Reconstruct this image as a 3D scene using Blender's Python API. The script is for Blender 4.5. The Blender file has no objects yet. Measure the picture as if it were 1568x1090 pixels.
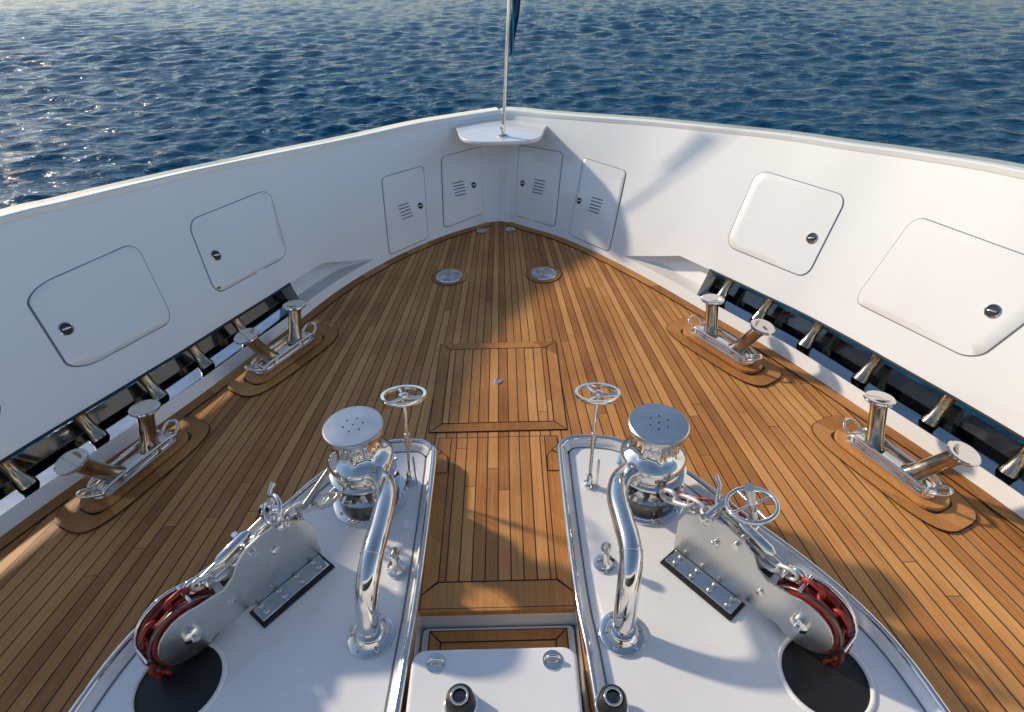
import bpy, math, random, bmesh
import numpy as np
from mathutils import Vector, Matrix
random.seed(3); rng=np.random.default_rng(5)
scn=bpy.context.scene
COL=bpy.context.collection
# ------------------------------------------------------------------ node helpers
def newmat(name):
    m=bpy.data.materials.new(name); m.use_nodes=True
    nt=m.node_tree; b=nt.nodes['Principled BSDF']
    return m,nt,b
def N(nt,t,**k):
    n=nt.nodes.new(t)
    for a,v in k.items(): setattr(n,a,v)
    return n
def M(nt,op,a,b=None,c=None):
    n=nt.nodes.new('ShaderNodeMath'); n.operation=op
    for i,x in enumerate((a,b,c)):
        if x is None: continue
        if isinstance(x,(int,float)): n.inputs[i].default_value=x
        else: nt.links.new(x,n.inputs[i])
    return n.outputs[0]
def simple(name,col,rough=.5,metal=0,coat=0,noise=0,nscale=8,bump=0,bscale=60,spec=.5,rvar=0,bdist=.01):
    m,nt,b=newmat(name)
    b.inputs['Base Color'].default_value=(*col,1); b.inputs['Roughness'].default_value=rough
    b.inputs['Metallic'].default_value=metal; b.inputs['Coat Weight'].default_value=coat
    b.inputs['Coat Roughness'].default_value=.05
    b.inputs['Specular IOR Level'].default_value=spec
    g=N(nt,'ShaderNodeNewGeometry')
    if noise or rvar:
        n=N(nt,'ShaderNodeTexNoise'); n.inputs['Scale'].default_value=nscale; n.inputs['Detail'].default_value=5
        nt.links.new(g.outputs['Position'],n.inputs['Vector'])
        if noise:
            mr=N(nt,'ShaderNodeMapRange'); mr.inputs[1].default_value=.3; mr.inputs[2].default_value=.7
            mr.inputs[3].default_value=1-noise; mr.inputs[4].default_value=1+noise*.4
            nt.links.new(n.outputs[0],mr.inputs[0])
            mx=N(nt,'ShaderNodeMix',data_type='RGBA',blend_type='MULTIPLY'); mx.inputs[0].default_value=1
            mx.inputs[6].default_value=(*col,1); nt.links.new(mr.outputs[0],mx.inputs[7]); nt.links.new(mx.outputs[2],b.inputs['Base Color'])
        if rvar:
            mr=N(nt,'ShaderNodeMapRange'); mr.inputs[1].default_value=.35; mr.inputs[2].default_value=.7
            mr.inputs[3].default_value=max(rough-rvar,0.01); mr.inputs[4].default_value=rough+rvar
            nt.links.new(n.outputs[0],mr.inputs[0]); nt.links.new(mr.outputs[0],b.inputs['Roughness'])
    if bump:
        n=N(nt,'ShaderNodeTexNoise'); n.inputs['Scale'].default_value=bscale; n.inputs['Detail'].default_value=3
        nt.links.new(g.outputs['Position'],n.inputs['Vector'])
        bp=N(nt,'ShaderNodeBump'); bp.inputs['Strength'].default_value=bump; bp.inputs['Distance'].default_value=bdist
        nt.links.new(n.outputs[0],bp.inputs['Height']); nt.links.new(bp.outputs[0],b.inputs['Normal']); nt.links.new(bp.outputs[0],b.inputs['Coat Normal'])
    return m
def teak(name,mode,pitch=.076,tone=1.0):
    m,nt,b=newmat(name)
    g=N(nt,'ShaderNodeNewGeometry'); s=N(nt,'ShaderNodeSeparateXYZ'); nt.links.new(g.outputs['Position'],s.inputs[0])
    x,y=s.outputs[0],s.outputs[1]
    if mode=='fan':
        x=M(nt,'DIVIDE',M(nt,'MULTIPLY',x,12.),M(nt,'SUBTRACT',15.,y))
    if mode=='x': x,y=y,x
    idx=M(nt,'FLOOR',M(nt,'DIVIDE',x,pitch)); fr=M(nt,'FRACT',M(nt,'DIVIDE',x,pitch))
    if mode=='solid': idx=M(nt,'FLOOR',M(nt,'DIVIDE',M(nt,'ADD',x,y),.45))
    wn=N(nt,'ShaderNodeTexWhiteNoise',noise_dimensions='1D'); nt.links.new(idx,wn.inputs['W'])
    seg=M(nt,'ADD',M(nt,'DIVIDE',y,3.4),M(nt,'MULTIPLY',wn.outputs[0],7.3))
    segi=M(nt,'FLOOR',seg); segf=M(nt,'FRACT',seg)
    wn2=N(nt,'ShaderNodeTexWhiteNoise',noise_dimensions='2D')
    cb=N(nt,'ShaderNodeCombineXYZ'); nt.links.new(idx,cb.inputs[0]); nt.links.new(segi,cb.inputs[1]); nt.links.new(cb.outputs[0],wn2.inputs['Vector'])
    cg=N(nt,'ShaderNodeCombineXYZ'); nt.links.new(M(nt,'MULTIPLY',x,95.),cg.inputs[0]); nt.links.new(M(nt,'MULTIPLY',y,2.6),cg.inputs[1]); nt.links.new(M(nt,'MULTIPLY',wn2.outputs[0],30.),cg.inputs[2])
    gr=N(nt,'ShaderNodeTexNoise'); gr.inputs['Scale'].default_value=1; gr.inputs['Detail'].default_value=6; gr.inputs['Roughness'].default_value=.62; nt.links.new(cg.outputs[0],gr.inputs['Vector'])
    big=N(nt,'ShaderNodeTexNoise'); big.inputs['Scale'].default_value=1.7; big.inputs['Detail'].default_value=4; nt.links.new(g.outputs['Position'],big.inputs['Vector'])
    f=M(nt,'ADD',M(nt,'ADD',M(nt,'MULTIPLY',wn2.outputs[0],.46),M(nt,'MULTIPLY',gr.outputs[0],.78)),M(nt,'MULTIPLY',M(nt,'SUBTRACT',big.outputs[0],.5),.7))
    cr=N(nt,'ShaderNodeValToRGB'); nt.links.new(f,cr.inputs[0])
    e=cr.color_ramp.elements; e[0].position=.20; e[0].color=(.25*tone,.088*tone,.019*tone,1)
    e[1].position=1.0; e[1].color=(.72*tone,.36*tone,.118*tone,1)
    k=e.new(.60); k.color=(.50*tone,.212*tone,.054*tone,1)
    out=cr.outputs[0]; hgt=None
    if mode!='solid':
        ck=M(nt,'MAXIMUM',M(nt,'LESS_THAN',fr,.10),M(nt,'LESS_THAN',segf,.0012))
        mx=N(nt,'ShaderNodeMix',data_type='RGBA'); nt.links.new(ck,mx.inputs[0]); nt.links.new(out,mx.inputs[6]); mx.inputs[7].default_value=(.020,.014,.010,1)
        out=mx.outputs[2]; hgt=M(nt,'SUBTRACT',M(nt,'MULTIPLY',gr.outputs[0],.3),ck)
    else: hgt=gr.outputs[0]
    nt.links.new(out,b.inputs['Base Color'])
    rr=N(nt,'ShaderNodeMapRange'); rr.inputs[3].default_value=.36; rr.inputs[4].default_value=.66; nt.links.new(big.outputs[0],rr.inputs[0]); nt.links.new(rr.outputs[0],b.inputs['Roughness'])
    b.inputs['Specular IOR Level'].default_value=.4
    bp=N(nt,'ShaderNodeBump'); bp.inputs['Strength'].default_value=.35; bp.inputs['Distance'].default_value=.003; nt.links.new(hgt,bp.inputs['Height']); nt.links.new(bp.outputs[0],b.inputs['Normal'])
    return m
WHITE=simple('gelcoat_white',(.82,.82,.80),.22,coat=1,noise=.03,nscale=1.5,bump=.25,bscale=1.6,bdist=.02)
WHITE2=simple('gelcoat_deck',(.86,.865,.865),.22,coat=1,noise=.05,nscale=3,bump=.05,bscale=8,rvar=.1)
CHROME=simple('polished_stainless',(.80,.775,.735),.06,metal=1,rvar=.05,nscale=9)
SATIN=simple('satin_stainless',(.70,.685,.65),.30,metal=1,noise=.05,nscale=7,rvar=.05)
DARKST=simple('dark_steel',(.16,.15,.14),.3,metal=1,noise=.3,nscale=30)
WARMST=simple('stainless_warm_reflection',(.50,.40,.29),.14,metal=1,noise=.4,nscale=14,rvar=.1)  # stainless with warm reflections painted into its base colour
SILL=simple('polished_sill',(.34,.38,.43),.08,metal=1,noise=.25,nscale=4,rvar=.05)
GALV=simple('galvanised_chain',(.68,.68,.66),.4,metal=.5,noise=.2,nscale=40)
BLACK=simple('black_rubber',(.012,.012,.013),.5,noise=.2)
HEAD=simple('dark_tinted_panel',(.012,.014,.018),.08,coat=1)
GASK=simple('gasket_grey',(.14,.16,.20),.5)
RED=simple('red_paint',(.32,.026,.016),.42,noise=.6,nscale=25)
GLASS=simple('deck_glass',(.50,.52,.52),.12,noise=.5,nscale=14,coat=1)
TDECK=teak('teak_deck','fan'); TY=teak('teak_planks','y',.074); TX=teak('teak_cross','x',.075,.85)
TS=teak('teak_board','solid',tone=.90); TSD=teak('teak_dark','solid',tone=.78)
BLUE=simple('flag_blue',(.012,.07,.18),.8,noise=.3,nscale=20); CYAN=simple('rope_cyan',(.02,.35,.45),.7)
GREEN=simple('green_tag',(.02,.30,.06),.5)
# ------------------------------------------------------------------ mesh helpers
def group(name,loc=(0,0,0)):
    e=bpy.data.objects.new(name,None); e.location=loc; e.empty_display_size=.1; COL.objects.link(e); return e
def obj(name,V,Fc,mat,parent=None,smooth=False,mats=None,mi=None,auto=None):
    me=bpy.data.meshes.new(name); me.from_pydata([tuple(map(float,v)) for v in V],[],Fc)
    for mm in (mats or [mat]): me.materials.append(mm)
    if mi: me.polygons.foreach_set('material_index',mi)
    if smooth: me.polygons.foreach_set('use_smooth',[True]*len(me.polygons))
    me.update()
    if auto is not None:
        try: me.set_sharp_from_angle(angle=math.radians(auto))
        except Exception: pass
    o=bpy.data.objects.new(name,me); COL.objects.link(o)
    if parent is not None:
        o.parent=parent; o.matrix_parent_inverse=Matrix.Translation(-parent.location)
    return o
def frame(d):
    d=Vector(d).normalized(); a=Vector((0,0,1)) if abs(d.z)<.95 else Vector((1,0,0))
    u=d.cross(a).normalized(); v=d.cross(u).normalized(); return u,v,d
def tube(name,P,r,mat,parent=None,closed=False,n=12,caps=True):
    P=[Vector(p) for p in P]; k=len(P); R=r if isinstance(r,(list,tuple)) else [r]*k
    V=[];Fc=[]
    u=None
    for i,p in enumerate(P):
        if closed: d=(P[(i+1)%k]-P[i-1])
        else: d=P[min(i+1,k-1)]-P[max(i-1,0)]
        d.normalize()
        if u is None: u,_,_=frame(d)
        u=(u-d*u.dot(d)).normalized(); v=d.cross(u)
        for j in range(n):
            a=2*math.pi*j/n; V.append(p+(u*math.cos(a)+v*math.sin(a))*R[i])
    for i in range(k if closed else k-1):
        for j in range(n):
            a=i*n+j;b=i*n+(j+1)%n;c=((i+1)%k)*n+(j+1)%n;d=((i+1)%k)*n+j
            Fc.append((a,b,c,d))
    if not closed and caps:
        Fc.append(tuple(range(n))[::-1]); Fc.append(tuple(range((k-1)*n,k*n)))
    return obj(name,V,Fc,mat,parent,True,auto=50)
def crv(A,t):
    A=np.array(A,float); n=len(A); t=np.atleast_1d(np.asarray(t,float)); i=np.clip(np.floor(t).astype(int),0,n-2); f=(t-i)[:,None]
    g=lambda k:A[np.clip(k,0,n-1)]
    a,b,c,d=g(i-1),g(i),g(i+1),g(i+2)
    return .5*((2*b)+(-a+c)*f+(2*a-5*b+4*c-d)*f*f+(-a+3*b-3*c+d)*f**3)
def smoothpath(P,n=8):
    P=np.array(P,float); t=np.linspace(0,len(P)-1,(len(P)-1)*n+1); return [tuple(q) for q in crv(P,t)]
def lathe(name,prof,c,mat,parent=None,axis=(0,0,1),n=40,flute=None,auto=35):
    c=Vector(c); u,v,d=frame(axis); V=[];Fc=[];k=len(prof)
    for i,(r,z) in enumerate(prof):
        for j in range(n):
            a=2*math.pi*j/n; rr=r
            if flute and flute[0]<=i<=flute[1]: rr=r*(1+.09*max(0,math.cos(a*flute[2]))**2)
            V.append(c+d*z+(u*math.cos(a)+v*math.sin(a))*rr)
    for i in range(k-1):
        for j in range(n):
            Fc.append((i*n+j,i*n+(j+1)%n,(i+1)*n+(j+1)%n,(i+1)*n+j))
    if prof[0][0]>1e-4: Fc.append(tuple(range(n))[::-1])
    if prof[-1][0]>1e-4: Fc.append(tuple(range((k-1)*n,k*n)))
    return obj(name,V,Fc,mat,parent,True,auto=auto)
def hoop(name,pr,c,mat,parent,axis,n=48):
    c=Vector(c); u,v,d=frame(axis); V=[];Fc=[];k=len(pr)
    for i in range(n):
        a=2*math.pi*i/n
        for r,z in pr: V.append(c+d*z+(u*math.cos(a)+v*math.sin(a))*r)
    for i in range(n):
        for j in range(k): Fc.append((i*k+j,i*k+(j+1)%k,((i+1)%n)*k+(j+1)%k,((i+1)%n)*k+j))
    return obj(name,V,Fc,mat,parent,True,auto=60)
def prism(name,poly,z0,z1,mat,parent=None,bevel=0,xf=None,seg=2):
    k=len(poly); V=[(p[0],p[1],z0) for p in poly]+[(p[0],p[1],z1) for p in poly]
    if xf: V=[xf(*v) for v in V]
    Fc=[tuple(range(k))[::-1],tuple(range(k,2*k))]+[(i,(i+1)%k,k+(i+1)%k,k+i) for i in range(k)]
    o=obj(name,V,Fc,mat,parent)
    bm=bmesh.new(); bm.from_mesh(o.data); bmesh.ops.recalc_face_normals(bm,faces=bm.faces); bm.to_mesh(o.data); bm.free()
    if bevel:
        b=o.modifiers.new('b','BEVEL'); b.width=bevel; b.segments=seg; b.limit_method='ANGLE'; b.angle_limit=math.radians(50)
    return o
def rrect(w,h,r,n=6,cx=0,cy=0):
    P=[]
    for (sx,sy,a0) in ((1,1,0),(-1,1,90),(-1,-1,180),(1,-1,270)):
        for i in range(n+1):
            a=math.radians(a0+90*i/n); P.append((cx+sx*(w/2-r)+r*math.cos(a),cy+sy*(h/2-r)+r*math.sin(a)))
    return P
def torus(name,c,R,r,mat,parent,axis=(0,0,1),n=36,m=10):
    u,v,d=frame(axis)
    P=[Vector(c)+u*math.cos(2*math.pi*i/n)*R+v*math.sin(2*math.pi*i/n)*R for i in range(n)]
    return tube(name,P,r,mat,parent,closed=True,n=m)
# ------------------------------------------------------------------ bulwark surfaces
DR=[(.0,6.79),(.14,6.74),(.34,6.58),(.72,6.28),(1.12,5.82),(1.52,5.27),(1.87,4.72),(2.15,4.28),(2.39,3.89),(2.69,3.3),(3.17,2.3),(3.6,1.0),(3.75,-.6)]
RR=[(.04,7.33,1.15),(.22,7.27,1.16),(.61,7.02,1.18),(1.14,6.59,1.24),(1.61,6.18,1.3),(2.09,5.63,1.38),(2.48,5.11,1.46),(2.79,4.63,1.52),(3.04,4.21,1.58),(3.34,3.58,1.66),(3.75,2.55,1.72),(4.1,1.2,1.78),(4.3,-.6,1.8)]
DL=[(.0,6.79),(-.12,6.75),(-.27,6.65),(-.60,6.42),(-1.0,6.04),(-1.35,5.6),(-1.65,5.1),(-1.90,4.54),(-2.12,4.08),(-2.31,3.67),(-2.5,3.3),(-3.05,2.26),(-3.6,1.0),(-3.75,-.6)]
RL=[(.04,7.33,1.15),(-.14,7.28,1.14),(-.36,7.17,1.14),(-.87,6.85,1.15),(-1.37,6.38,1.17),(-1.78,5.88,1.22),(-2.17,5.37,1.28),(-2.45,4.84,1.36),(-2.70,4.33,1.43),(-2.92,3.91,1.48),(-3.11,3.56,1.52),(-3.65,2.45,1.6),(-4.1,1.1,1.65),(-4.3,-.6,1.7)]
SURF={'L':(np.array([p+(0,) for p in DL]),np.array(RL)),'R':(np.array([p+(0,) for p in DR]),np.array(RR))}
def W(s,t,w):
    D,R=SURF[s]; return Vector(crv(D,t)[0]*(1-w)+crv(R,t)[0]*w)
def NRM(s,t,w):
    a=W(s,t+.03,w)-W(s,max(t-.03,0),w); b=W(s,t,w+.02)-W(s,t,w-.02); n=a.cross(b).normalized()
    if n.dot(Vector((0,2.5,1.6))-W(s,t,w))<0: n=-n
    return n
def OUTN(s,t,w):
    n=-NRM(s,t,w); n.z=0; return n.normalized()
TH=.13; TS_=.27
SLOT={'L':(4.85,5.85,6.62),'R':(4.42,5.35,5.93)}
bul=group('bulwark')
for s in 'LR':
    T1=len(SURF[s][0])-1; p0,p1,p2=SLOT[s]
    ts=sorted(set([round(a,4) for a in np.arange(0,T1+.001,.1)]+[p0,p1,p2,p2+.001])); ts=[t for t in ts if t<=T1]
    def wB(t): return .068+.157*min(max((t-p0)/(p1-p0),0.02),1)
    V=[];Fc=[];mi=[]
    rows=lambda t:[-.03,.0,.068,wB(t)]+[wB(t)+(1-wB(t))*q for q in (.2,.4,.6,.8,1)]
    nr=9
    for t in ts:
        for w in rows(t): V.append(W(s,t,w))
    for i in range(len(ts)-1):
        for j in range(nr-1):
            if j==2 and ts[i]>=p0: continue
            a=i*nr+j; Fc.append((a,a+1,a+nr+1,a+nr) if s=='R' else (a,a+nr,a+nr+1,a+1))
    obj('inner_skin',V,Fc,WHITE,bul,True)
    V=[];Fc=[]
    for t in ts:
        o=OUTN(s,t,.5); kk=TH+(TS_-TH)*min(max((t-1.)/3,0),1)
        for w,th in ((1.,TH),(.6,(TH+kk)/2),(.225,kk),(.068,kk),(-.25,kk)): V.append(W(s,t,w)+o*th)
        f=W(s,t,0)
        V.append(Vector((f.x*.8,f.y*.97,-2.2))+o*.05); V.append(Vector((f.x*.6,f.y*.93,-5.2)))
    nr=7
    for i in range(len(ts)-1):
        for j in range(nr-1):
            if j==2 and ts[i]>p2-.0005: continue
            a=i*nr+j; Fc.append((a,a+1,a+nr+1,a+nr))
    obj('hull_side',V,Fc,WHITE,bul,True)
    V=[];Fc=[];prof=[(-.018,-.03),(-.018,.005),(-.008,.014),(TH+.01,.014),(TH+.025,.004),(TH+.025,-.05)]
    for t in ts:
        o=OUTN(s,t,.9)
        for a,z in prof: V.append(W(s,t,1)+o*a+Vector((0,0,z)))
    nr=len(prof)
    for i in range(len(ts)-1):
        for j in range(nr-1): a=i*nr+j; Fc.append((a,a+1,a+nr+1,a+nr))
    obj('rail_cap',V,Fc,WHITE,bul,True,auto=40)
    tp=[t for t in ts if p0<=t<=p2]
    V=[];Fc=[]
    for t in tp:
        o=OUTN(s,t,.1); dep=.20*min(1,(t-p0)/.6)
        V+= [W(s,t,.068),W(s,t,.068)+o*dep*.8,W(s,t,wB(t))+o*dep*.9,W(s,t,wB(t))]
    for i in range(len(tp)-1):
        for j in range(3): a=i*4+j; Fc.append((a,a+1,a+5,a+4))
    k4=len(tp)-1; Fc.append((k4*4,k4*4+3,k4*4+2,k4*4+1))
    obj('pocket_lining',V,Fc,WHITE,bul,False)
    tt=[t for t in ts if t>=p2]
    V=[];Fc=[];mi=[]
    for t in tt:
        o=OUTN(s,t,.1)
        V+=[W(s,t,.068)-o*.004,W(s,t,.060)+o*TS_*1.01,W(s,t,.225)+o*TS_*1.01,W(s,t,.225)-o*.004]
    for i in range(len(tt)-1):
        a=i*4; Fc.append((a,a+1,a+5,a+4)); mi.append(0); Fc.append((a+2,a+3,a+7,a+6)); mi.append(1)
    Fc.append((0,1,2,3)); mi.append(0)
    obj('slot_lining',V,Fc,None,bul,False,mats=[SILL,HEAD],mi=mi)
    V=[];Fc=[]
    for t in tt:
        o=OUTN(s,t,.1)*TS_*.97; V+=[W(s,t,.062)+o,W(s,t,.125)+o]
    for i in range(len(tt)-1): a=2*i; Fc.append((a,a+1,a+3,a+2))
    obj('outer_coaming',V,Fc,HEAD,bul,True)
    tube('slot_head_trim',[W(s,t,.225)+NRM(s,t,.2)*.004 for t in tt],.010,BLACK,bul,n=6)
    for t in ([7.74,8.7,9.85,10.38,10.76,11.3] if s=='L' else [6.25,7.08,8.09,8.88,9.44,9.88,10.4,10.9]):
        o=OUTN(s,t,.1); a=W(s,t,.066)+o*.10; b=W(s,t,.225)+o*.11
        pts=[a+(b-a)*q for q in (0,.08,.2,.5,.8,.92,1)]
        tube('slot_roller',pts,[.062,.058,.046,.038,.046,.055,.06],WARMST,bul,n=18)
def ring(s,quad,inset,off,n=8,rad=.09,scale=None):
    a,b,c,d=[np.array(q) for q in quad]
    pa,pb,pc,pd=[W(s,*q) for q in quad]
    wd=((pa-pd).length+(pb-pc).length)/2; ht=((pa-pb).length+(pd-pc).length)/2
    P=[]
    for (x,y) in rrect(wd-2*inset,ht-2*inset,max(rad-inset,.01),n):
        if scale is not None: x*=scale; y*=scale
        u=x/wd+.5; v=y/ht+.5
        q=(b*(1-v)+a*v)*(1-u)+(c*(1-v)+d*v)*u
        P.append(W(s,float(q[0]),float(q[1]))+NRM(s,float(q[0]),float(q[1]))*off)
    return P
def patch(s,quad,parent,rad=.09):
    def strip(name,rings,mat,fill=False):
        V=[];Fc=[];k=len(rings[0])
        for r in rings: V+=r
        for i in range(len(rings)-1):
            for j in range(k): Fc.append((i*k+j,i*k+(j+1)%k,(i+1)*k+(j+1)%k,(i+1)*k+j))
        if fill: Fc.append(tuple(range((len(rings)-1)*k,len(rings)*k)))
        obj(name,V,Fc,mat,parent,True,auto=40)
    strip('gasket',[ring(s,quad,-.005,-.001,rad=rad),ring(s,quad,-.004,.003,rad=rad),ring(s,quad,.004,.003,rad=rad)],GASK)
    strip('panel',[ring(s,quad,.0015,.001,rad=rad),ring(s,quad,.002,.006,rad=rad),ring(s,quad,.005,.0085,rad=rad)]+[ring(s,quad,.005,.0085,rad=rad,scale=q) for q in (.85,.6,.35,.1,.02)],WHITE,True)
def latch(s,t,w,parent,r=.042):
    c=W(s,t,w)+NRM(s,t,w)*.008; n=NRM(s,t,w)
    lathe('latch_ring',[(r,-.002),(r,.006),(r*.86,.010),(r*.78,.006),(r*.76,.002)],c,CHROME,parent,n,28)
    lathe('latch_cup',[(r*.77,.003),(.0001,.0025)],c,BLACK,parent,n,24)
    d=(W(s,t+.05,w+.01)-W(s,t-.05,w)).normalized()
    tube('latch_bar',[c+n*.007-d*r*.6,c+n*.009,c+n*.007+d*r*.6],[.006,.011,.006],CHROME,parent,n=8)
def vents(s,t,w,parent):
    c=W(s,t,w); n=NRM(s,t,w); d=(W(s,t+.05,w)-W(s,t-.05,w)).normalized(); u=n.cross(d).normalized()
    if u.z<0:u=-u
    for i in range(5):
        q=c+u*(.036*(i-2))+n*.009
        tube('vent_slot',[q-d*.075,q-d*.07,q+d*.07,q+d*.075],[.003,.006,.006,.003],GASK,parent,n=6)
Lf={'d1':[(1.30,.71),(1.55,.10),(3.05,.07),(2.69,.69)],'d2':[(3.12,.65),(3.5,.04),(4.49,.04),(4.0,.65)],'lid2':[(6.05,.80),(6.38,.38),(7.88,.38),(7.58,.77)],'lid3':[(8.49,.76),(8.78,.37),(10.28,.37),(10.2,.73)],'lid4':[(10.6,.75),(10.62,.36),(11.4,.36),(11.35,.74)]}
Rf={'d1':[(1.26,.71),(1.37,.08),(2.78,.07),(2.48,.70)],'d2':[(2.92,.68),(3.18,.05),(4.14,.05),(3.87,.64)],'lid2':[(5.88,.81),(5.97,.38),(7.60,.38),(7.46,.78)],'lid3':[(8.43,.77),(8.39,.37),(9.45,.37),(9.6,.75)],'lid4':[(10.0,.75),(9.95,.37),(10.9,.37),(10.9,.75)]}
for s,F_ in (('L',Lf),('R',Rf)):
    for k,q in F_.items():
        g=group('locker_door' if k[0]=='d' else 'bulwark_hatch',W(s,*q[0]))
        patch(s,q,g,.045 if k[0]=='d' else .10)
        lt={'Ld1':(1.95,.38),'Ld2':(3.45,.33),'Llid2':(7.5,.56),'Llid3':(10.14,.54),'Rd1':(1.56,.38),'Rd2':(3.15,.34),'Rlid2':(7.29,.56),'Rlid3':(9.36,.55)}.get(s+k)
        if lt: latch(s,*lt,g,.036 if k[0]=='d' else .046)
        vt={'Ld1':(2.42,.38),'Ld2':(3.79,.33),'Rd1':(2.12,.38),'Rd2':(3.53,.34)}.get(s+k)
        if vt: vents(s,*vt,g)
        if s+k=='Llid2':
            c=W(s,7.78,.405)+NRM(s,7.78,.4)*.010; tube('tag',[c-Vector((.012,.008,0)),c+Vector((.012,.008,0))],.009,GREEN,g,n=6)
# ------------------------------------------------------------------ deck
deck=group('teak_deck')
YS=list(np.arange(-.6,6.6,.12))+[6.6,6.68,6.73,6.77,6.788]
def edgex(s,y):
    D=SURF[s][0]; t=np.linspace(0,len(D)-1,1500); q=crv(D,t); return float(np.interp(-y,-q[:,1],q[:,0]))
YS=sorted(set([round(float(y),3) for y in YS]+[1.73,1.731]))
V=[];Fc=[];HX=.425
for y in YS:
    l,r=edgex('L',y)-.03,edgex('R',y)+.03; V+=[(l,y,0),(min(max(-HX,l),-.001),y,0),(max(min(HX,r),.001),y,0),(r,y,0)]
for i in range(len(YS)-1):
    for j in range(3):
        if j==1 and YS[i+1]<=1.7301: continue
        a=i*4+j; Fc.append((a,a+1,a+5,a+4))
obj('planking',V,Fc,TDECK,deck)
def band(name,P,w0,w1,z,mat,parent,closed=False):
    P=[Vector((p[0],p[1])) for p in P]; k=len(P); V=[];Fc=[]
    for i in range(k):
        d=(P[(i+1)%k]-P[i-1]) if closed else P[min(i+1,k-1)]-P[max(i-1,0)]
        d.normalize(); n=Vector((-d.y,d.x))
        V.append((*(P[i]+n*w0),z)); V.append((*(P[i]+n*w1),z))
    for i in range(k if closed else k-1):
        a=2*i;b=2*((i+1)%k); Fc.append((a,a+1,b+1,b))
    return obj(name,V,Fc,mat,parent)
for s,sg in (('L',1),('R',-1)):
    e=[tuple(q[:2]) for q in crv(SURF[s][0],np.arange(1,len(SURF[s][0])-1,.12))]
    band('margin_caulk',e,-.01*sg,.098*sg,.004,BLACK,deck); band('margin_board',e,-.01*sg,.091*sg,.008,TS,deck)
def mitred(x0,y0,x1,y1,w,z,parent,inner):
    g=.0035
    obj('caulk_bed',[(x0-g*2,y0-g*2,z),(x1+g*2,y0-g*2,z),(x1+g*2,y1+g*2,z),(x0-g*2,y1+g*2,z)],[(0,1,2,3)],BLACK,parent)
    z2=z+.004
    q=[[(x0+g,y0,z2),(x1-g,y0,z2),(x1-w-g,y0+w-g,z2),(x0+w+g,y0+w-g,z2)],
       [(x1,y0+g,z2),(x1,y1-g,z2),(x1-w+g,y1-w-g,z2),(x1-w+g,y0+w+g,z2)],
       [(x1-g,y1,z2),(x0+g,y1,z2),(x0+w+g,y1-w+g,z2),(x1-w-g,y1-w+g,z2)],
       [(x0,y1-g,z2),(x0,y0+g,z2),(x0+w-g,y0+w+g,z2),(x0+w-g,y1-w-g,z2)]]
    for i,p in enumerate(q): obj('frame_board',p,[(0,1,2,3)],TS,parent)
    i=w+g*1.5
    obj('inner_planks',[(x0+i,y0+i,z2),(x1-i,y0+i,z2),(x1-i,y1-i,z2),(x0+i,y1-i,z2)],[(0,1,2,3)],inner,parent)
dh=group('deck_hatch'); mitred(-.50,3.10,.50,4.2,.085,.004,dh,TY)
lathe('hatch_lift_ring',[(.032,.006),(.032,.013),(.022,.015),(.018,.011),(.0001,.010)],(0,3.66,.002),CHROME,dh,n=28)
wk=group('walkway_hatch')
obj('caulk_bed',[(-.425,1.73,.004),(.425,1.73,.004),(.425,3.04,.004),(-.425,3.04,.004)],[(0,1,2,3)],BLACK,wk)
obj('planks',[(-.33,1.895,.008),(.33,1.895,.008),(.33,3.03,.008),(-.33,3.03,.008)],[(0,1,2,3)],TY,wk)
for sx in (-1,1):
    obj('side_board',[(sx*.42,1.82,.008),(sx*.42,3.03,.008),(sx*.336,3.03,.008),(sx*.336,1.90,.008)],[(0,1,2,3)],TS,wk)
obj('nosing_board',[(-.418,1.735,.008),(.418,1.735,.008),(.418,1.812,.008),(.33,1.887,.008),(-.33,1.887,.008),(-.418,1.812,.008)],[(0,1,2,3,4,5)],TS,wk)
prism('nosing',[(-.42,1.715),(.42,1.715),(.42,1.734),(-.42,1.734)],-.035,.007,TSD,wk,bevel=.004)
st=group('stair_well')
obj('well_walls',[(-.425,1.73,-.001),(.425,1.73,-.001),(.425,1.73,-.5),(-.425,1.73,-.5),(-.425,-.6,-.001),(-.425,-.6,-.5),(.425,-.6,-.001),(.425,-.6,-.5)],[(0,1,2,3),(0,3,5,4),(1,6,7,2),(3,2,7,5)],WHITE,st)
prism('step',rrect(.84,.7,.03,cx=0,cy=1.37),-.25,-.165,WHITE,st,bevel=.008)
mitred(-.375,1.05,.375,1.695,.06,-.162,st,TX)
for (x,y,r) in ((-.51,5.41,.125),(.47,5.42,.125),(-.20,6.50,.055),(.14,6.52,.055)):
    g=group('deck_light',(x,y,0))
    if r>.1:
        lathe('caulk_ring',[(r*1.5,.003),(r*1.5,.004),(.001,.004)],(x,y,0),BLACK,g)
        lathe('teak_ring',[(r*1.45,.004),(r*1.45,.008),(.001,.008)],(x,y,0),TS,g)
    lathe('bezel',[(r*1.12,.006),(r*1.12,.012),(r*.98,.014),(r*.95,.011)],(x,y,0),CHROME,g)
    lathe('lens',[(r*.96,.009),(r*.96,.012),(.001,.012)],(x,y,0),GLASS,g)
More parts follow.
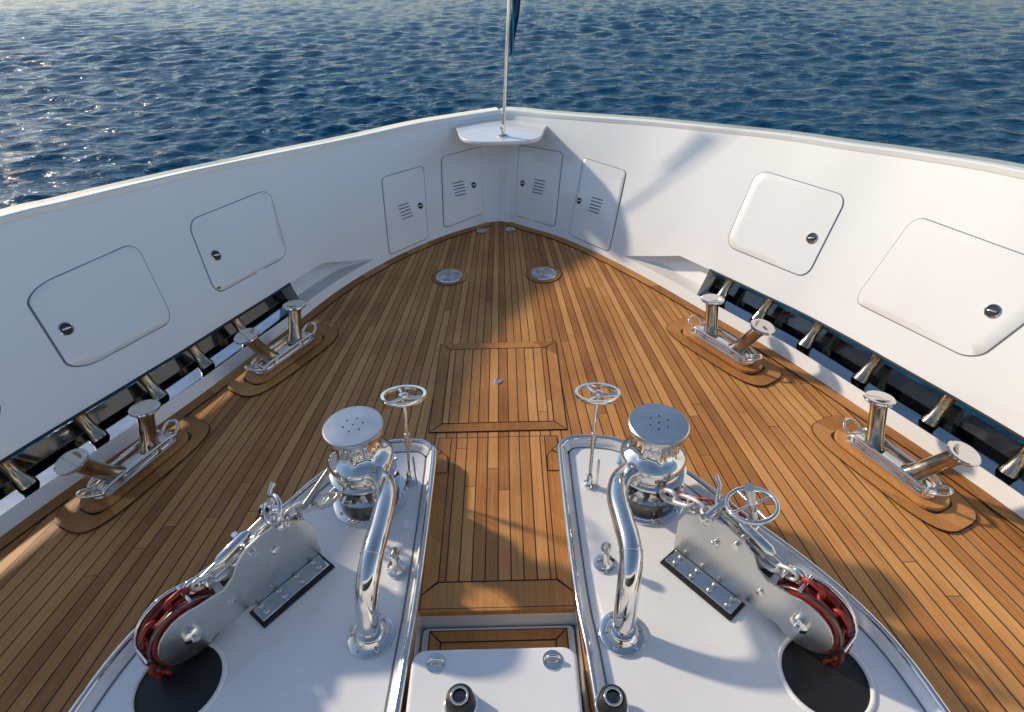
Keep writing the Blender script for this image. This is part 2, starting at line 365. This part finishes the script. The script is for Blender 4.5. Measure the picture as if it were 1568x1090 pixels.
# ------------------------------------------------------------------ windlass platforms
PL=[(-.50,-.5),(-.45,1.2),(-.425,1.79),(-.42,2.70),(-.45,2.83),(-.54,2.89),(-.74,2.885),(-.86,2.84),(-1.12,2.63),(-1.44,2.13),(-1.70,1.80),(-1.84,1.56),(-1.93,1.22),(-2.0,.6),(-2.0,-.5)]
PR=[(.52,-.5),(.46,1.24),(.425,1.77),(.42,2.70),(.44,2.83),(.52,2.89),(.72,2.88),(.88,2.82),(1.18,2.60),(1.45,2.23),(1.69,1.91),(1.89,1.57),(1.99,1.22),(2.05,.6),(2.05,-.5)]
def resample(P,n=6):
    A=np.array(P,float); t=np.linspace(0,len(P)-1,(len(P)-1)*n+1); q=crv(A,t)
    return [tuple(x) for x in q]
for s,P in (('L',PL),('R',PR)):
    sg=-1 if s=='L' else 1
    g=group('windlass_platform',(sg*1.,2,0))
    Q=resample(P,4); Q[0]=P[0]; Q[-1]=P[-1]
    hc=(-1.52,1.34) if s=='L' else (1.56,1.30)
    slab=prism('slab',Q,-.35,.085,WHITE2,g)
    cut=lathe('cutter',[(.20,-.30),(.20,.4)],(hc[0],hc[1],0),BLACK,None,n=48)
    bm=slab.modifiers.new('x','BOOLEAN'); bm.object=cut; bm.operation='DIFFERENCE'; bm.solver='EXACT'
    bpy.context.view_layer.update()
    dg=bpy.context.evaluated_depsgraph_get(); me=bpy.data.meshes.new_from_object(slab.evaluated_get(dg)); slab.modifiers.clear(); slab.data=me
    me.materials.clear(); me.materials.append(WHITE2)
    for p in me.polygons: p.material_index=0
    bpy.data.objects.remove(cut)
    lathe('hawse_lining',[(.198,.08),(.197,-.28),(.001,-.285)],(hc[0],hc[1],0),BLACK,g,n=48).data.polygons[-1]
    torus('hawse_lip',(hc[0],hc[1],.086),.205,.012,WHITE2,g,n=48)
    tube('chrome_edge_rail',[(p[0],p[1],.125) for p in Q],.020,CHROME,g,n=14)
    V=[];Fc=[]
    for p in Q: V+=[(p[0]*1.003,p[1]+.002,.0),(p[0]*1.003,p[1]+.002,.125)]
    for i in range(len(Q)-1): Fc.append((2*i,2*i+1,2*i+3,2*i+2))
    obj('chrome_skirt',V,Fc,SATIN,g,True)
    nn=1 if s=='R' else -1
    A=[Vector((p[0],p[1])) for p in Q]; V=[];Fc=[]
    for i in range(len(A)):
        d=A[min(i+1,len(A)-1)]-A[max(i-1,0)]; d.normalize(); n=Vector((d.y,-d.x))*nn
        for o_,z in ((.012,.13),(.026,.128),(.036,.10),(.055,.0865)): V.append((*(A[i]+n*o_),z))
    for i in range(len(A)-1):
        for j in range(3): a=i*4+j; Fc.append((a,a+1,a+5,a+4))
    obj('inner_upstand',V,Fc,WHITE2,g,True)
    band('gutter',Q,-.058*nn,-.066*nn,.0895,GASK,g)
    band('surround_caulk',Q[12:-1],0,.088*nn,.0125,BLACK,g)
    band('surround_board',Q[12:-1],0,.08*nn,.0165,TS,g)
hu=group('companion_box',(0,1.2,.1))
prism('lid',rrect(.80,1.9,.07,cx=-.01,cy=.50),.02,.14,WHITE2,hu,bevel=.02,seg=4)
prism('body',rrect(.74,1.84,.05,cx=-.01,cy=.50),-.5,.03,WHITE2,hu)
for x in (-.29,.27):
    tube('lift_handle',[(x-.035,1.38,.14),(x-.033,1.38,.165),(x-.015,1.385,.175),(x+.015,1.385,.175),(x+.033,1.38,.165),(x+.035,1.38,.14)],.007,CHROME,hu,n=8)
    lathe('handle_base',[(.05,.14),(.048,.145),(.001,.146)],(x,1.38,0),CHROME,hu)
for (x,y) in ((-.16,1.19),(.52,1.17)):
    g=group('dorade_vent',(x,y,.14))
    lathe('cowl',[(.066,.08),(.066,.18),(.062,.215),(.05,.235),(.035,.24),(.033,.22),(.03,.20)],(x,y,0),BLACK,g)
    torus('chrome_collar',(x,y,.145),.068,.009,CHROME,g)
    torus('chrome_lip',(x,y,.236),.036,.006,CHROME,g)
    lathe('grille',[(.034,.222),(.001,.226)],(x,y,0),DARKST,g)
# ------------------------------------------------------------------ capstans
def bolts(parent,c,R,n,r,h,mat=CHROME,a0=0):
    for i in range(n):
        a=a0+2*math.pi*i/n; lathe('bolt',[(r,0),(r,h*.8),(r*.7,h),(.0005,h)],(c[0]+R*math.cos(a),c[1]+R*math.sin(a),c[2]),mat,parent,n=8)
def capstan(x,y):
    g=group('capstan',(x,y,.086)); c=(x,y,.086)
    lathe('base_flange',[(.235,0),(.235,.015),(.225,.022),(.19,.026)],c,CHROME,g)
    bolts(g,(x,y,.108),.21,8,.010,.012)
    lathe('gearbox',[(.185,.02),(.185,.11),(.17,.125),(.16,.13)],c,DARKST,g)
    lathe('gypsy_lower',[(.17,.125),(.20,.135),(.205,.15),(.185,.16),(.14,.185)],c,CHROME,g)
    lathe('gypsy_core',[(.135,.17),(.125,.20),(.135,.235)],c,DARKST,g,n=20)
    lathe('gypsy_upper',[(.13,.23),(.185,.25),(.205,.258),(.205,.272),(.19,.282),(.17,.286)],c,CHROME,g)
    for i in range(10):
        a=2*math.pi*i/10; v=Vector((math.cos(a),math.sin(a),0))
        tube('gypsy_pocket',[Vector(c)+v*.12+Vector((0,0,.17)),Vector(c)+v*.19+Vector((0,0,.205)),Vector(c)+v*.12+Vector((0,0,.24))],.02,DARKST,g,n=8)
    lathe('brake_band',[(.168,.284),(.175,.29),(.175,.33),(.168,.336)],c,CHROME,g)
    lathe('drum',[(.168,.335),(.19,.345),(.192,.37),(.18,.392),(.15,.41),(.128,.43),(.115,.46),(.108,.50),(.108,.53),(.118,.555),(.135,.572)],c,CHROME,g,n=96,flute=(5,9,8))
    lathe('cap',[(.13,.565),(.158,.572),(.168,.582),(.172,.60),(.170,.612),(.163,.618),(.001,.621)],c,SATIN,g,n=64,auto=25)
    for i in range(6):
        a=2*math.pi*i/6+.3; lathe('cap_screw',[(.0055,0),(.0055,.002),(.001,.002)],(x+.055*math.cos(a),y+.055*math.sin(a),.086+.620),DARKST,g,n=10)
    lathe('cap_screw',[(.0055,0),(.0055,.002),(.001,.002)],(x,y,.086+.6212),DARKST,g,n=10)
    return g
capstan(-.80,2.45); capstan(.93,2.41)
def pipe(P,foot,sub):
    g=group('chrome_stanchion_pipe',foot)
    tube('pipe',smoothpath(P,7),.057,CHROME,g,n=28)
    f=Vector(foot)
    lathe('foot_collar',[(.085,0),(.082,.03),(.068,.05),(.062,.055)],f,CHROME,g)
    lathe('foot_flange',[(.118,0),(.118,.014),(.110,.02),(.08,.022)],f,CHROME,g)
    bolts(g,(f.x,f.y,f.z+.018),.099,6,.010,.012)
    s_=Vector(sub)
    lathe('side_foot',[(.062,0),(.062,.012),(.045,.018),(.024,.05),(.022,.13),(.03,.15),(.025,.17),(.001,.172)],s_,CHROME,g)
    torus('weld_ring',P[3],.0575,.003,SATIN,g,axis=Vector(P[4])-Vector(P[2]),n=28,m=6)
pipe([(-.64,1.55,.09),(-.635,1.57,.25),(-.62,1.62,.40),(-.60,1.74,.50),(-.585,1.92,.515),(-.585,2.08,.51),(-.62,2.22,.48),(-.70,2.34,.42)],(-.64,1.55,.086),(-.555,1.93,.086))
pipe([(.635,1.53,.09),(.638,1.55,.25),(.65,1.61,.40),(.67,1.72,.50),(.66,1.90,.515),(.655,2.05,.51),(.70,2.20,.48),(.80,2.32,.42)],(.635,1.53,.086),(.60,1.93,.086))
def handwheel(b,c,R=.128,tilt=(0,.28,1),name='brake_handwheel'):
    g=group(name,b); b=Vector(b); c=Vector(c); n=Vector(tilt).normalized()
    u,v,d=frame(n)
    hoop('rim',[(R-.010,-.011),(R+.008,-.012),(R+.012,0),(R+.008,.012),(R-.010,.011),(R-.013,0)],c,CHROME,g,n)
    for i in range(3):
        a=2*math.pi*i/3+.4; p=u*math.cos(a)+v*math.sin(a)
        tube('spoke',[c-n*.012+p*.015,c+p*R*.6-n*.008,c+p*R],[.014,.011,.010],CHROME,g,n=8)
    lathe('hub',[(.022,-.035),(.030,-.01),(.030,.012),(.018,.02),(.001,.021)],c,CHROME,g,n)
    m=b+(c-b)*.5
    tube('upper_stem',[c-n*.02,m+(c-b)*.05],.012,CHROME,g)
    tube('universal_joint',[m+(c-b)*.08,m-(c-b)*.06],[.019,.019],SATIN,g)
    tube('lower_stem',[m,b+(c-b)*.05],.011,CHROME,g)
    lathe('stem_base',[(.035,0),(.035,.02),(.02,.03),(.018,.09),(.012,.10)],b,CHROME,g)
    tube('side_rod',[b+Vector((.045,-.02,0)),b+Vector((.045,-.01,.24))],.007,CHROME,g,n=8)
    tube('cross_pin',[m-Vector((.03,0,0)),m+Vector((.03,0,0))],.006,CHROME,g,n=8)
handwheel((-.56,2.56,.086),(-.545,2.70,.70)); handwheel((.585,2.50,.086),(.62,2.68,.70))
def chain(P,mat,name,L=.062,r=.010,parent=None):
    g=parent or group(name,P[0]); q=np.array(smoothpath(P,30)); d=np.r_[0,np.cumsum(np.linalg.norm(np.diff(q,axis=0),axis=1))]
    n=int(d[-1]/(L*1.15))
    for i in range(n):
        a=[np.interp(i/n*d[-1],d,q[:,k]) for k in range(3)]; b=[np.interp((i+1)/n*d[-1],d,q[:,k]) for k in range(3)]
        a,b=Vector(a),Vector(b); t=(b-a).normalized(); c=(a+b)/2; u,v,_=frame(t); s=u if i%2 else v
        pts=[]
        for k in range(14):
            an=2*math.pi*k/14; pts.append(c+t*(L*.30*(1 if math.cos(an)>0 else -1)+math.cos(an)*L*.42)+s*math.sin(an)*L*.42)
        tube('link',pts,r,mat,g,closed=True,n=8)
    return g
def stopper(sx,O):
    g=group('anchor_chain_stopper',O); O=Vector(O)
    a=Vector((sx*.63,-.775,0)).normalized(); nI=Vector((0,0,1)).cross(a)
    if nI.x*sx>0: nI=-nI
    Z=Vector((0,0,1))
    def X(p,q,r): return O+a*p+nI*q+Z*r
    def plate(q0,q1,outline,mat,name):
        V=[X(p,q0,r) for p,r in outline]+[X(p,q1,r) for p,r in outline]; k=len(outline)
        Fc=[tuple(range(k)),tuple(range(k,2*k))[::-1]]+[(i,(i+1)%k,k+(i+1)%k,k+i) for i in range(k)]
        o=obj(name,V,Fc,mat,g); b=o.modifiers.new('b','BEVEL'); b.width=.003; b.segments=2; b.limit_method='ANGLE'; b.angle_limit=.7
        bm=bmesh.new(); bm.from_mesh(o.data); bmesh.ops.recalc_face_normals(bm,faces=bm.faces); bm.to_mesh(o.data); bm.free()
        return o
    cx,cz,R=.47,.19,.155
    out=[(-.24,0),(.13,0),(.20,.06),(.30,.05)]
    for i in range(17):
        an=math.radians(-125+ i*(125+118)/16.); out.append((cx+R*math.cos(an),cz+R*math.sin(an)))
    out+=[(.34,.315),(.27,.30),(.21,.335),(.165,.40),(.10,.445),(.02,.46),(-.10,.445),(-.22,.34),(-.25,.25)]
    plate(.0,.012,out,SATIN,'cheek_plate')
    plate(-.135,-.125,[(cx+.55*R*math.cos(t),cz+.55*R*math.sin(t)) for t in np.linspace(0,2*math.pi,28,endpoint=False)],CHROME,'outer_sheave_plate')
    plate(-.135,-.123,[(-.2,0),(.12,0),(.12,.2),(.05,.33),(-.1,.36),(-.2,.25)],CHROME,'outer_cheek')
    plate(-.135,-.123,[(.08,.10),(.45,.13),(.45,.22),(.08,.28)],CHROME,'outer_arm')
    def fx(p,q,z): return X(p,q,z)
    prism('base_gasket',[(-.235,.0),(.215,.0),(.215,.135),(-.235,.135)],0,.012,BLACK,g,xf=fx)
    prism('base_flange',[(-.22,.015),(.20,.015),(.20,.115),(-.22,.115)],.012,.03,CHROME,g,bevel=.003,xf=fx)
    for i in range(4):
        for qq in (.04,.09):
            p=X(-.17+.11*i,qq,.03); lathe('flange_bolt',[(.014,0),(.014,.012),(.008,.018),(.001,.018)],p,SATIN,g,n=8)
    prism('base_flange_outer',[(-.2,-.2),(.12,-.2),(.12,-.11),(-.2,-.11)],0,.02,CHROME,g,bevel=.003,xf=fx)
    c=X(cx,-.118,cz)
    lathe('sheave',[(.04,0),(.17,0),(.185,.008),(.18,.02),(.13,.038),(.125,.055),(.13,.072),(.18,.088),(.185,.10),(.17,.108),(.04,.108)],c,RED,g,axis=nI,n=40)
    for q in (-.02,.0):
        torus('sheave_rim',X(cx,-.113+ (0.0 if q else .098),cz),.178,.009,DARKST,g,axis=nI,n=40,m=8)
    for i in range(7):
        t=2*math.pi*i/7; tube('sheave_pocket',[X(cx+.13*math.cos(t),-.112,cz+.13*math.sin(t)),X(cx+.13*math.cos(t),-.02,cz+.13*math.sin(t))],.022,DARKST,g,n=8)
    lathe('axle_boss',[(.045,0),(.045,.02),(.035,.028),(.02,.03),(.02,.045),(.001,.046)],X(cx,.010,cz),CHROME,g,axis=nI,n=24)
    lathe('pin_head',[(.022,0),(.022,.014),(.014,.02),(.001,.02)],X(-.02,.010,.30),CHROME,g,axis=nI,n=16)
    lathe('pin_head',[(.018,0),(.018,.012),(.001,.014)],X(.26,.010,.20),CHROME,g,axis=nI,n=16)
    tube('stopper_tongue',[X(-.22,-.06,.28),X(-.05,-.06,.36),X(.10,-.06,.34)],[.035,.045,.03],CHROME,g,n=14)
    tube('cross_bar',[X(-.10,-.16,.43),X(-.10,.03,.43)],.026,CHROME,g,n=14)
    tube('cross_bar',[X(.08,-.16,.39),X(.08,.03,.39)],.022,CHROME,g,n=14)
    for e in (-.15,.02): lathe('bar_nut',[(.034,0),(.034,.02),(.02,.026),(.001,.026)],X(-.10,e,.43),CHROME,g,axis=nI,n=6)
    tube('turnbuckle_screw',[X(-.05,-.08,.45),X(.34,-.08,.36)],.013,SATIN,g,n=10)
    tube('turnbuckle_body',[X(.03,-.08,.43),X(.06,-.08,.424),X(.20,-.08,.392),X(.23,-.08,.385)],[.016,.032,.032,.016],CHROME,g,n=14)
    torus('clevis',X(.36,-.08,.355),.040,.014,CHROME,g,axis=nI,n=20)
    torus('clevis',X(.31,-.08,.33),.036,.012,CHROME,g,axis=a,n=20)
    tube('lever',[X(-.12,-.10,.43),X(-.16,-.16,.50),X(-.2,-.17,.53)],[.014,.012,.016],CHROME,g,n=10)
    gp=[]
    for i in range(14):
        an=math.radians(-30+ i*11.5); gp.append((cx+.198*math.cos(an),cz+.198*math.sin(an)))
    tube('guard_bar',[X(p,-.115,r) for p,r in gp],.010,CHROME,g)
    for i in (3,12): tube('guard_tie',[X(gp[i][0],-.115,gp[i][1]),X(gp[i][0],.0,gp[i][1])],.010,CHROME,g)
    if sx<0:
        w=X(-.10,-.04,.50); ax=(a*.55+nI*-.1+Z*.35); R_=.075
    else:
        w=X(.03,-.15,.52); ax=(Z*.95+nI*.20+Vector((0,.25,0)))
        R_=.12
    axn=Vector(ax).normalized()
    torus('clamp_wheel',w,R_,.013,CHROME,g,axis=axn,n=36); u,v,_=frame(axn)
    for i in range(4):
        t=math.pi/2*i+.3; tube('wheel_spoke',[w,w+(u*math.cos(t)+v*math.sin(t))*R_],.008,CHROME,g,n=8)
    lathe('wheel_hub',[(.025,-.03),(.028,.02),(.02,.03),(.001,.03)],w,CHROME,g,axis=axn,n=20)
    k=60
    if sx<0:
        d=(-a*.9+Z*.25-nI*.2).normalized(); s0=X(-.2,-.05,.33); pts=[s0+d*(.30*i/k) for i in range(k+1)]
    else:
        sd=(Z*.85+nI*.42).normalized()
        top=w+sd*.24; bot=w-sd*.18; pts=[bot+(top-bot)*(i/k) for i in range(k+1)]
    tube('threaded_spindle',pts,[.015 if i%2 else .022 for i in range(k+1)],SATIN,g,n=12)
    chain([X(-.25,-.06,.36),X(-.05,-.06,.385),X(.2,-.06,.33),X(.36,-.06,.375)],GALV,'chain',L=.07,r=.011,parent=g)
    chain([X(.40,-.06,.38),X(.54,-.06,.35),X(.63,-.06,.26),X(.655,-.06,.10),X(.62,-.06,-.15)],RED,'red_chain',L=.07,r=.012,parent=g)
    if sx>0: chain([X(-.34,-.10,.30),X(-.22,-.10,.36),X(-.05,-.14,.42),X(.05,-.14,.36)],RED,'red_chain',L=.055,r=.008,parent=g)
    return X
XL=stopper(-1,(-1.165,1.855,.086)); XR=stopper(1,(1.165,1.83,.086))
chain([(-.93,2.33,.30),(-1.0,2.22,.29),tuple(XL(-.42,-.06,.27)),tuple(XL(-.22,-.06,.37))],GALV,'anchor_chain',L=.085,r=.0135)
chain([(1.07,2.30,.30),(1.08,2.22,.29),tuple(XR(-.42,-.06,.27)),tuple(XR(-.22,-.06,.37))],GALV,'anchor_chain',L=.085,r=.0135)
# ------------------------------------------------------------------ mooring bollards
def bollard(c,caps):
    c=Vector((c[0],c[1],0)); k0,k1=Vector((*caps[0],.37)),Vector((*caps[1],.37))
    g=group('mooring_bollard',c); d=(k0-k1); d.z=0; d.normalize(); n=Vector((-d.y,d.x,0))
    def X(p,q,z): return c+d*p+n*q+Vector((0,0,z))
    def octo(L,w,e=.55,k=40):
        P=[]
        for i in range(k):
            t=2*math.pi*(i+.5)/k; cc,ss=math.cos(t),math.sin(t)
            P.append((L*math.copysign(abs(cc)**e,cc),w*math.copysign(abs(ss)**e,ss)))
        return P
    prism('pad_caulk',octo(.535,.215),.009,.0125,BLACK,g,xf=X); prism('pad_border',octo(.529,.209),.010,.0165,TS,g,xf=X)
    prism('pad_caulk_inner',octo(.398,.123,.4),.012,.0175,BLACK,g,xf=X)
    prism('pad_riser',rrect(.78,.23,.11),.012,.045,TS,g,bevel=.006,xf=X)
    prism('base_plate',rrect(.64,.17,.08),.045,.075,CHROME,g,bevel=.008,xf=X,seg=3)
    prism('base_body',rrect(.54,.12,.058),.07,.10,CHROME,g,bevel=.012,xf=X,seg=3)
    for q in (-.07,.07):
        tube('side_rail',smoothpath([X(-.28,q,.075),X(-.24,q,.12),X(0,q*1.05,.125),X(.24,q,.12),X(.28,q,.075)],6),.012,CHROME,g,n=10)
    for e in (-1,1):
        tube('end_horn',smoothpath([X(e*.27,-.06,.08),X(e*.34,-.05,.13),X(e*.37,0,.145),X(e*.34,.05,.13),X(e*.27,.06,.08)],5),.011,CHROME,g,n=10)
    for e,kp in ((1,k0),(-1,k1)):
        b=X(e*.13,0,.08); ax=kp-b
        tube('post',[b,b+ax*.12,b+ax*.3,b+ax*.8,b+ax*.93,b+ax],[.072,.06,.053,.051,.058,.066],WARMST,g,n=24)
        up=(ax.normalized()*.45+Vector((0,0,1))).normalized()
        lathe('cap',[(.062,-.022),(.092,-.012),(.098,-.002),(.096,.008),(.088,.013),(.001,.016)],kp,CHROME,g,axis=up,n=40,auto=30)
bollard((-1.815,4.05),[(-1.73,4.31),(-1.985,3.86)]); bollard((-2.46,2.80),[(-2.385,3.02),(-2.60,2.54)])
bollard((1.90,4.02),[(1.83,4.25),(2.10,3.82)]); bollard((2.60,2.65),[(2.57,2.94),(2.81,2.43)])
# ------------------------------------------------------------------ bow shelf, jackstaff, flag
sh=group('bow_shelf',(0.06,6.6,1.0))
pts=[]
for s,tt in (('L',(2.3,2.0,1.6,1.2,.8,.4)),('R',(0,.4,.8,1.2,1.6,2.0))):
    for t in tt:
        p=W(s,t,.93)-NRM(s,t,.9)*.03; pts.append((p.x,p.y))
fr=smoothpath([(.55,6.86),(.52,6.66),(.46,6.52),(.34,6.44),(.07,6.415),(-.20,6.44),(-.33,6.52),(-.40,6.66),(-.44,6.90)],4)
pts=[p for p in pts if p[1]>6.95]+fr
prism('shelf',pts,1.03,1.07,WHITE,sh,bevel=.012,seg=3)
js=group('jackstaff',(.08,6.6,1.07))
lathe('foot',[(.06,0),(.06,.012),(.045,.02),(.028,.03),(.026,.12),(.022,.13)],(.08,6.6,1.07),CHROME,js)
tube('staff',[(.08,6.6,1.08),(.13,6.61,1.75),(.22,6.64,3.0)],[.020,.018,.014],CHROME,js,n=16)
lathe('truck',[(.001,0),(.03,.01),(.03,.03),(.001,.045)],(.22,6.64,3.0),CHROME,js)
fl=group('jack_flag',(.2,6.64,2.4)); V=[];Fc=[];nu,nv=14,22
for i in range(nv):
    v=i/(nv-1)
    for j in range(nu):
        u=j/(nu-1); wv=math.sin(u*9+v*3)*.02*(.3+u)
        V.append((.213-.045*v+u*(.075-.045*v)+.006*math.sin(v*7),6.64+wv+u*.04,2.46-v*.54-u*.10))
for i in range(nv-1):
    for j in range(nu-1): a=i*nu+j; Fc.append((a,a+1,a+nu+1,a+nu))
obj('cloth',V,Fc,BLUE,fl,True)
tube('halyard',smoothpath([(.20,6.64,2.5),(.21,6.63,2.1),(.20,6.63,1.88),(.225,6.63,1.76),(.19,6.63,1.70)],6),.006,CYAN,fl,n=6)
# ------------------------------------------------------------------ superstructure astern (seen in reflections)
sp=group('superstructure',(0,-1.4,0))
prism('front_wall',[(-3.6,-1.6),(-2.6,-.75),(2.6,-.75),(3.6,-1.6),(3.6,-4),(-3.6,-4)],-.3,1.9,WHITE,sp,bevel=.05)
prism('window_band',[(-2.3,-.76),(2.3,-.76),(2.3,-.735),(-2.3,-.735)],1.0,1.6,BLACK,sp,bevel=.01)
obj('aft_deck',[(-4.3,-.5,-.31),(4.3,-.5,-.31),(4.3,-14,-.31),(-4.3,-14,-.31)],[(0,1,2,3)],WHITE,sp)
# ------------------------------------------------------------------ sea
n=960; SL=-4.6
sx_=np.linspace(-1,1,n); kx=5.9
ax_=8*np.sinh(kx*sx_); ay_=21+8*np.sinh(kx*sx_)
X_,Y_=np.meshgrid(ax_,ay_)
spx=np.gradient(ax_)[None,:]*np.ones((n,1)); spy=np.gradient(ay_)[:,None]*np.ones((1,n)); sp_=np.maximum(spx,spy)
Zs=np.zeros_like(X_)
for i in range(76):
    lam=.38*(2.9/.38)**rng.random(); th=math.radians(-84+rng.normal()*32)
    kk=2*math.pi/lam; ph=rng.random()*6.28
    amp=.0076*lam**.9
    att=np.clip((lam/sp_-2.)/1.6,0,1)
    a=kk*(X_*math.cos(th)+Y_*math.sin(th))+ph+.8*np.sin(X_*.16*(1+i%3)+Y_*.11+i)
    Zs+=amp*att*(np.sin(a)+.30*np.sin(2*a+1.5*np.pi))
Zs*=.85+.30*np.sin(X_*.09+1.3*np.sin(Y_*.05))*np.sin(Y_*.12+.8*np.sin(X_*.06))
me=bpy.data.meshes.new('sea'); co=np.stack([X_,Y_,Zs+SL],-1).reshape(-1,3).astype(np.float32)
I=np.arange(n*n).reshape(n,n); q=np.stack([I[:-1,:-1],I[:-1,1:],I[1:,1:],I[1:,:-1]],-1).reshape(-1,4).astype(np.int32)
me.vertices.add(n*n); me.vertices.foreach_set('co',co.ravel()); me.loops.add(q.size); me.loops.foreach_set('vertex_index',q.ravel())
me.polygons.add(len(q)); me.polygons.foreach_set('loop_start',np.arange(0,q.size,4,dtype=np.int32)); me.polygons.foreach_set('loop_total',np.full(len(q),4,dtype=np.int32))
me.polygons.foreach_set('use_smooth',np.ones(len(q),dtype=bool)); me.update(calc_edges=True); me.validate()
sea=bpy.data.objects.new('sea',me); COL.objects.link(sea)
m,nt,b=newmat('sea_water'); me.materials.append(m)
b.inputs['Base Color'].default_value=(.002,.060,.125,1); b.inputs['Roughness'].default_value=.10; b.inputs['IOR'].default_value=1.333; b.inputs['Specular IOR Level'].default_value=.30
b.inputs['Specular Tint'].default_value=(.50,.78,1.0,1)
g=N(nt,'ShaderNodeNewGeometry'); mp=N(nt,'ShaderNodeMapping'); mp.inputs['Scale'].default_value=(.55,1.35,1); mp.inputs['Rotation'].default_value=(0,0,.15); nt.links.new(g.outputs['Position'],mp.inputs[0])
n1=N(nt,'ShaderNodeTexNoise'); n1.inputs['Scale'].default_value=1.5; n1.inputs['Detail'].default_value=5; n1.inputs['Roughness'].default_value=.58; n1.inputs['Distortion'].default_value=.4; nt.links.new(mp.outputs[0],n1.inputs['Vector'])
bp=N(nt,'ShaderNodeBump'); bp.inputs['Strength'].default_value=1; bp.inputs['Distance'].default_value=.22; nt.links.new(n1.outputs[0],bp.inputs['Height']); nt.links.new(bp.outputs[0],b.inputs['Normal'])
# ------------------------------------------------------------------ light
S=Vector((-1.78,1.0,1.08)).normalized(); el=math.asin(S.z); az=math.atan2(S.x,S.y)
w=bpy.data.worlds.new('World'); scn.world=w; w.use_nodes=True; nt=w.node_tree
sk=nt.nodes.new('ShaderNodeTexSky'); sk.sky_type='NISHITA'; sk.sun_disc=False; sk.sun_elevation=el; sk.sun_rotation=az%(2*math.pi); sk.air_density=1.0; sk.dust_density=.4; sk.ozone_density=1.0
nt.links.new(sk.outputs[0],nt.nodes['Background'].inputs[0]); nt.nodes['Background'].inputs[1].default_value=.15
l=bpy.data.lights.new('sun','SUN'); l.energy=3.7; l.angle=math.radians(3.0); l.color=(1,.84,.63)
lo=bpy.data.objects.new('sun',l); lo.rotation_euler=S.to_track_quat('Z','Y').to_euler(); COL.objects.link(lo)
scn.view_settings.view_transform='Standard'; scn.view_settings.look='None'; scn.view_settings.exposure=0
# ------------------------------------------------------------------ camera
cam=bpy.data.cameras.new('camera'); co=bpy.data.objects.new('camera',cam); COL.objects.link(co)
rt=Vector((0.99972,-0.01691,-0.01677)); up=Vector((.02356,.59880,.80056)); fw=Vector((.00349,.80072,-.59902))
mt=Matrix((rt,up,-fw)).transposed().to_4x4(); mt.translation=Vector((.1,0,3.0)); co.matrix_world=mt
cam.sensor_width=36; cam.lens=36*900/1568.; cam.clip_start=.05; cam.clip_end=6000
scn.camera=co
